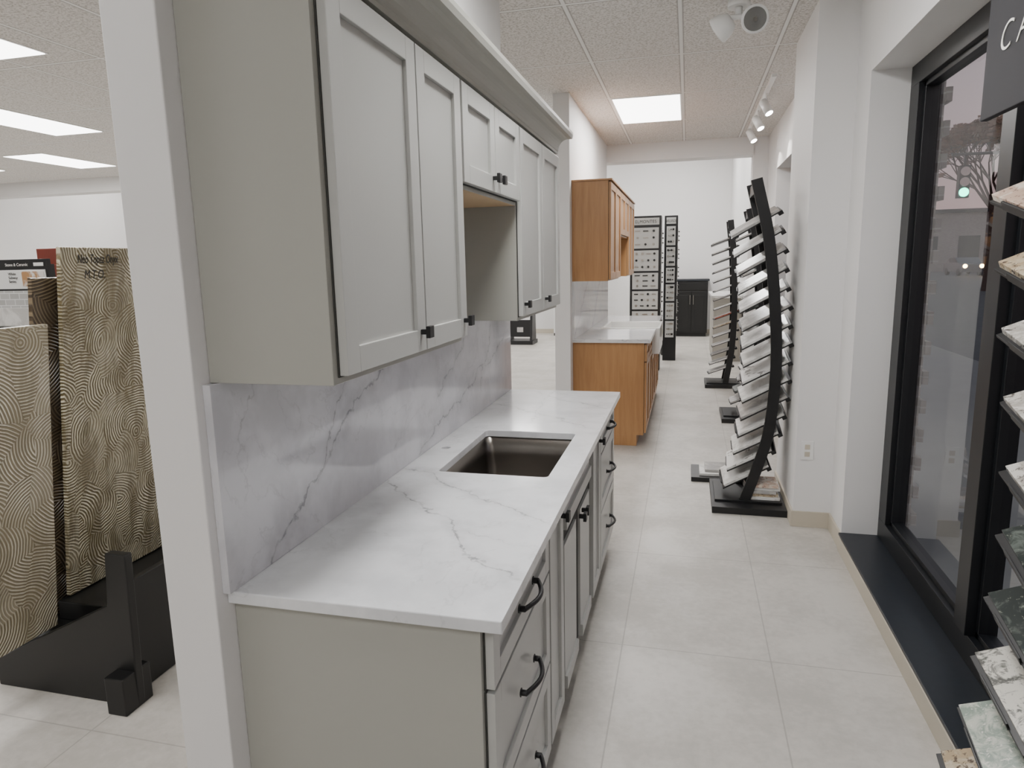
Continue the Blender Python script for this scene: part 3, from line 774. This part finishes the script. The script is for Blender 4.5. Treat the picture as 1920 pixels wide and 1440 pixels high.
b.box(vx + 0.03, vx + 0.70, 15.35, 15.95, 0.08, 1.20, 0); b.box(vx + 0.05, vx + 0.68, 15.4, 15.95, 0, 0.08, 0)
b.box(vx, vx + 0.73, 15.32, 15.97, 1.20, 1.24, 1)
for (a, c) in ((vx + 0.05, vx + 0.36), (vx + 0.37, vx + 0.68)):
    b.box(a, c, 15.33, 15.35, 0.12, 0.98, 0); b.box(a + 0.06, c - 0.06, 15.325, 15.33, 0.2, 0.9, 0)
b.box(vx + 0.05, vx + 0.68, 15.33, 15.35, 1.01, 1.17, 0)
b.box(vx + 0.325, vx + 0.335, 15.30, 15.325, 0.7, 0.9, 2); b.box(vx + 0.395, vx + 0.405, 15.30, 15.325, 0.7, 0.9, 2)
b.finish('black_vanity_cabinet', [blackm2, sill_m, chrome_m], 0.003)
b = B()
b.box(0.42, 0.86, 11.6, 13.2, 0.0, 1.03, 0); b.box(0.38, 0.87, 11.55, 13.25, 1.03, 1.07, 1); b.box(0.46, 0.82, 11.59, 11.6, 0.1, 0.95, 0)
b.finish('reception_counter', [simple('greige_panel', (0.36, 0.34, 0.30), 0.5), st_white], 0.003)
b = B()
bx, by = -0.36, 12.3
rr = [(0.07, 0.0), (0.08, 0.02), (0.095, 0.24), (0.10, 0.25), (0.09, 0.25), (0.075, 0.03)]
rings = [[b._v((bx + r * math.cos(k * math.pi / 10), by + r * math.sin(k * math.pi / 10), z)) for k in range(20)] for (r, z) in rr]
for i in range(5):
    for k in range(20): b.face([rings[i][k], rings[i][(k + 1) % 20], rings[i + 1][(k + 1) % 20], rings[i + 1][k]], 0, True)
b.face(rings[0][::-1]); b.face(rings[-1])
b.finish('waste_bin', [black_m])
b = B(); b.box(-3.62, -3.05, 13.6, 14.1, 0, 0.08, 0); b.prism([(13.65, 0.08), (14.05, 0.08), (13.95, 1.7), (13.85, 1.7)], 'x', -3.60, -3.55, 0)
b.prism([(13.65, 0.08), (14.05, 0.08), (13.95, 1.7), (13.85, 1.7)], 'x', -3.12, -3.07, 0)
b.box(-3.55, -3.12, 13.72, 13.75, 0.15, 0.50, 0); b.box(-3.53, -3.14, 13.70, 13.72, 0.55, 0.95, 1); b.box(-3.53, -3.14, 13.74, 13.76, 1.0, 1.5, 2)
b.box(-3.40, -3.27, 13.71, 13.72, 0.25, 0.35, 1)
b.finish('flooring_display_stand', [black_m, st_gray, st_white], 0.002)
b = B(); b.box(-2.95, -1.9, 15.4, 15.95, 0.06, 1.9, 0); b.box(-2.95, -1.9, 15.42, 15.95, 0, 0.06, 1)
b.box(-2.93, -2.43, 15.385, 15.4, 0.1, 1.85, 0); b.box(-2.42, -1.92, 15.385, 15.4, 0.1, 1.85, 0)
b.finish('white_storage_cabinet', [white_m, black_m], 0.003)

# ---------------------------------------------------------------- outside
b = B(); b.box(WO, 160, -40, 180, -0.3, -0.15); b.finish('street_ground', [asph_m])
b = B(); b.box(WO, 4.5, -20, 60, -0.15, -0.03); b.finish('sidewalk', [conc_m])
b = B()
b.box(WO + 0.001, 1.235, 4.06, 5.3, -0.03, 3.3)
z = 0.0; k = 0
while z < 3.2:
    if k % 2 == 0: b.box(1.235, 1.262, 4.04, 5.3, z, z + 0.07)
    z += 0.08; k += 1
b.finish('exterior_brick_pier', [brick_m])
b = B(); tX, tY = 10.97, 33.0
b.tube([(tX + 6, tY, -0.15), (tX + 6, tY, 6.0)], 0.12, 0, 12); b.tube([(tX + 6, tY, 5.7), (tX - 0.5, tY, 5.7)], 0.06, 0, 10)
b.box(tX - 0.2, tX + 0.2, tY - 0.15, tY + 0.15, 3.95, 5.25, 0); b.box(tX - 0.04, tX + 0.04, tY - 0.04, tY + 0.04, 5.25, 5.7, 0)
for i, m in ((0, 1), (1, 2), (2, 2)):
    b.tube([(tX, tY - 0.15, 4.17 + i * 0.42), (tX, tY - 0.19, 4.17 + i * 0.42)], 0.18, m, 20)
b.finish('traffic_light', [black_m, green_m, lens_m])
b = B()
def br(p, d, L, r, n):
    q = p + d * L; b.tube([p, q], r, 0, 5, r2=r * 0.65, cap=False)
    if n == 0:
        for _ in range(4):
            c = q + Vector((random.uniform(-.35, .35), random.uniform(-.35, .35), random.uniform(-.3, .35)))
            s = random.uniform(0.12, 0.28); R = Matrix.Rotation(random.uniform(0, 3), 3, 'Z') @ Matrix.Rotation(random.uniform(0, 3), 3, 'X')
            b.obox(c, (s, s * 0.7, 0.02), R, 1)
        return
    for _ in range(3):
        nd = (d + Vector((random.uniform(-.8, .8), random.uniform(-.8, .8), random.uniform(-.15, .5)))).normalized()
        br(q, nd, L * 0.76, r * 0.62, n - 1)
br(Vector((14.2, 38.5, -0.15)), Vector((0, 0, 1)), 2.3, 0.2, 6)
b.finish('street_tree', [bark_m, leaf_m])
b = B()
b.box(22, 50, 84, 100, -0.15, 6.0, 0); b.box(21.6, 50.4, 83.6, 100.4, 6.0, 6.4, 1)
for x in (24, 28, 32, 36, 40): b.box(x, x + 2, 83.94, 84, 1.0, 3.6, 1)
b.finish('street_building', [brick_m, sill_m])
b = B(); cx, cy = 22.4, 66.0
b.prism([(cy, 0.15), (cy + 4.3, 0.15), (cy + 4.3, 0.85), (cy + 3.6, 0.95), (cy + 3.0, 1.38), (cy + 1.6, 1.38), (cy + 0.95, 0.92), (cy, 0.8)], 'x', cx, cx + 1.75, 0)
for wx in (cx - 0.02, cx + 1.57):
    for wy in (cy + 0.75, cy + 3.5): b.tube([(wx, wy, 0.15), (wx + 0.2, wy, 0.15)], 0.30, 1, 20)
b.prism([(cy + 1.02, 0.95), (cy + 2.95, 0.98), (cy + 2.9, 1.32), (cy + 1.6, 1.33)], 'x', cx - 0.005, cx + 1.755, 1)
for hx in (cx + 0.25, cx + 1.5): b.tube([(hx, cy - 0.02, 0.66), (hx, cy + 0.05, 0.66)], 0.17, 2, 16)
b.finish('parked_car', [car_m, black_m, head_m])
b = B()
for k in range(3):
    pts = [(9 + 20 * t, 20 + 14 * t - k, 6.2 + 0.5 * k - 1.2 * math.sin(math.pi * t)) for t in [i / 16 for i in range(17)]]
    b.tube(pts, 0.02, 0, 5)
b.tube([(9, 20, -0.15), (9, 20, 7.6)], 0.14, 1, 10); b.tube([(29, 34, -0.15), (29, 34, 7.6)], 0.14, 1, 10)
b.box(8.4, 9.6, 19.0, 20.0, 6.1, 6.25, 1)
b.finish('utility_pole_line', [black_m, bark_m])

# ---------------------------------------------------------------- world
w = bpy.data.worlds.new('dusk'); scene.world = w; w.use_nodes = True
nt = w.node_tree; bg = nt.nodes['Background']
tc = nt.nodes.new('ShaderNodeTexCoord'); sp = nt.nodes.new('ShaderNodeSeparateXYZ'); nt.links.new(tc.outputs['Generated'], sp.inputs[0])
cr = nt.nodes.new('ShaderNodeValToRGB'); nt.links.new(sp.outputs[2], cr.inputs[0])
cr.color_ramp.elements[0].position = 0.0; cr.color_ramp.elements[0].color = (0.68, 0.42, 0.40, 1)
cr.color_ramp.elements[1].position = 0.5; cr.color_ramp.elements[1].color = (0.45, 0.49, 0.58, 1)
e = cr.color_ramp.elements.new(0.12); e.color = (0.68, 0.52, 0.54, 1)
nt.links.new(cr.outputs[0], bg.inputs[0]); bg.inputs[1].default_value = 0.8

# ---------------------------------------------------------------- camera
cam = bpy.data.cameras.new('camera'); cam.lens = 24.0; cam.sensor_width = 36; cam.sensor_fit = 'HORIZONTAL'; cam.clip_start = 0.05; cam.clip_end = 400
co = bpy.data.objects.new('camera', cam); scene.collection.objects.link(co)
r = Vector((0.96908, 0.24589, -0.02097)).normalized()
f = Vector((-0.24575, 0.95376, -0.17313)); f = (f - r * f.dot(r)).normalized()
u = r.cross(f)
mt = Matrix((r, u, -f)).transposed().to_4x4(); mt.translation = Vector((0, 0, 1.644))
co.matrix_world = mt
scene.camera = co
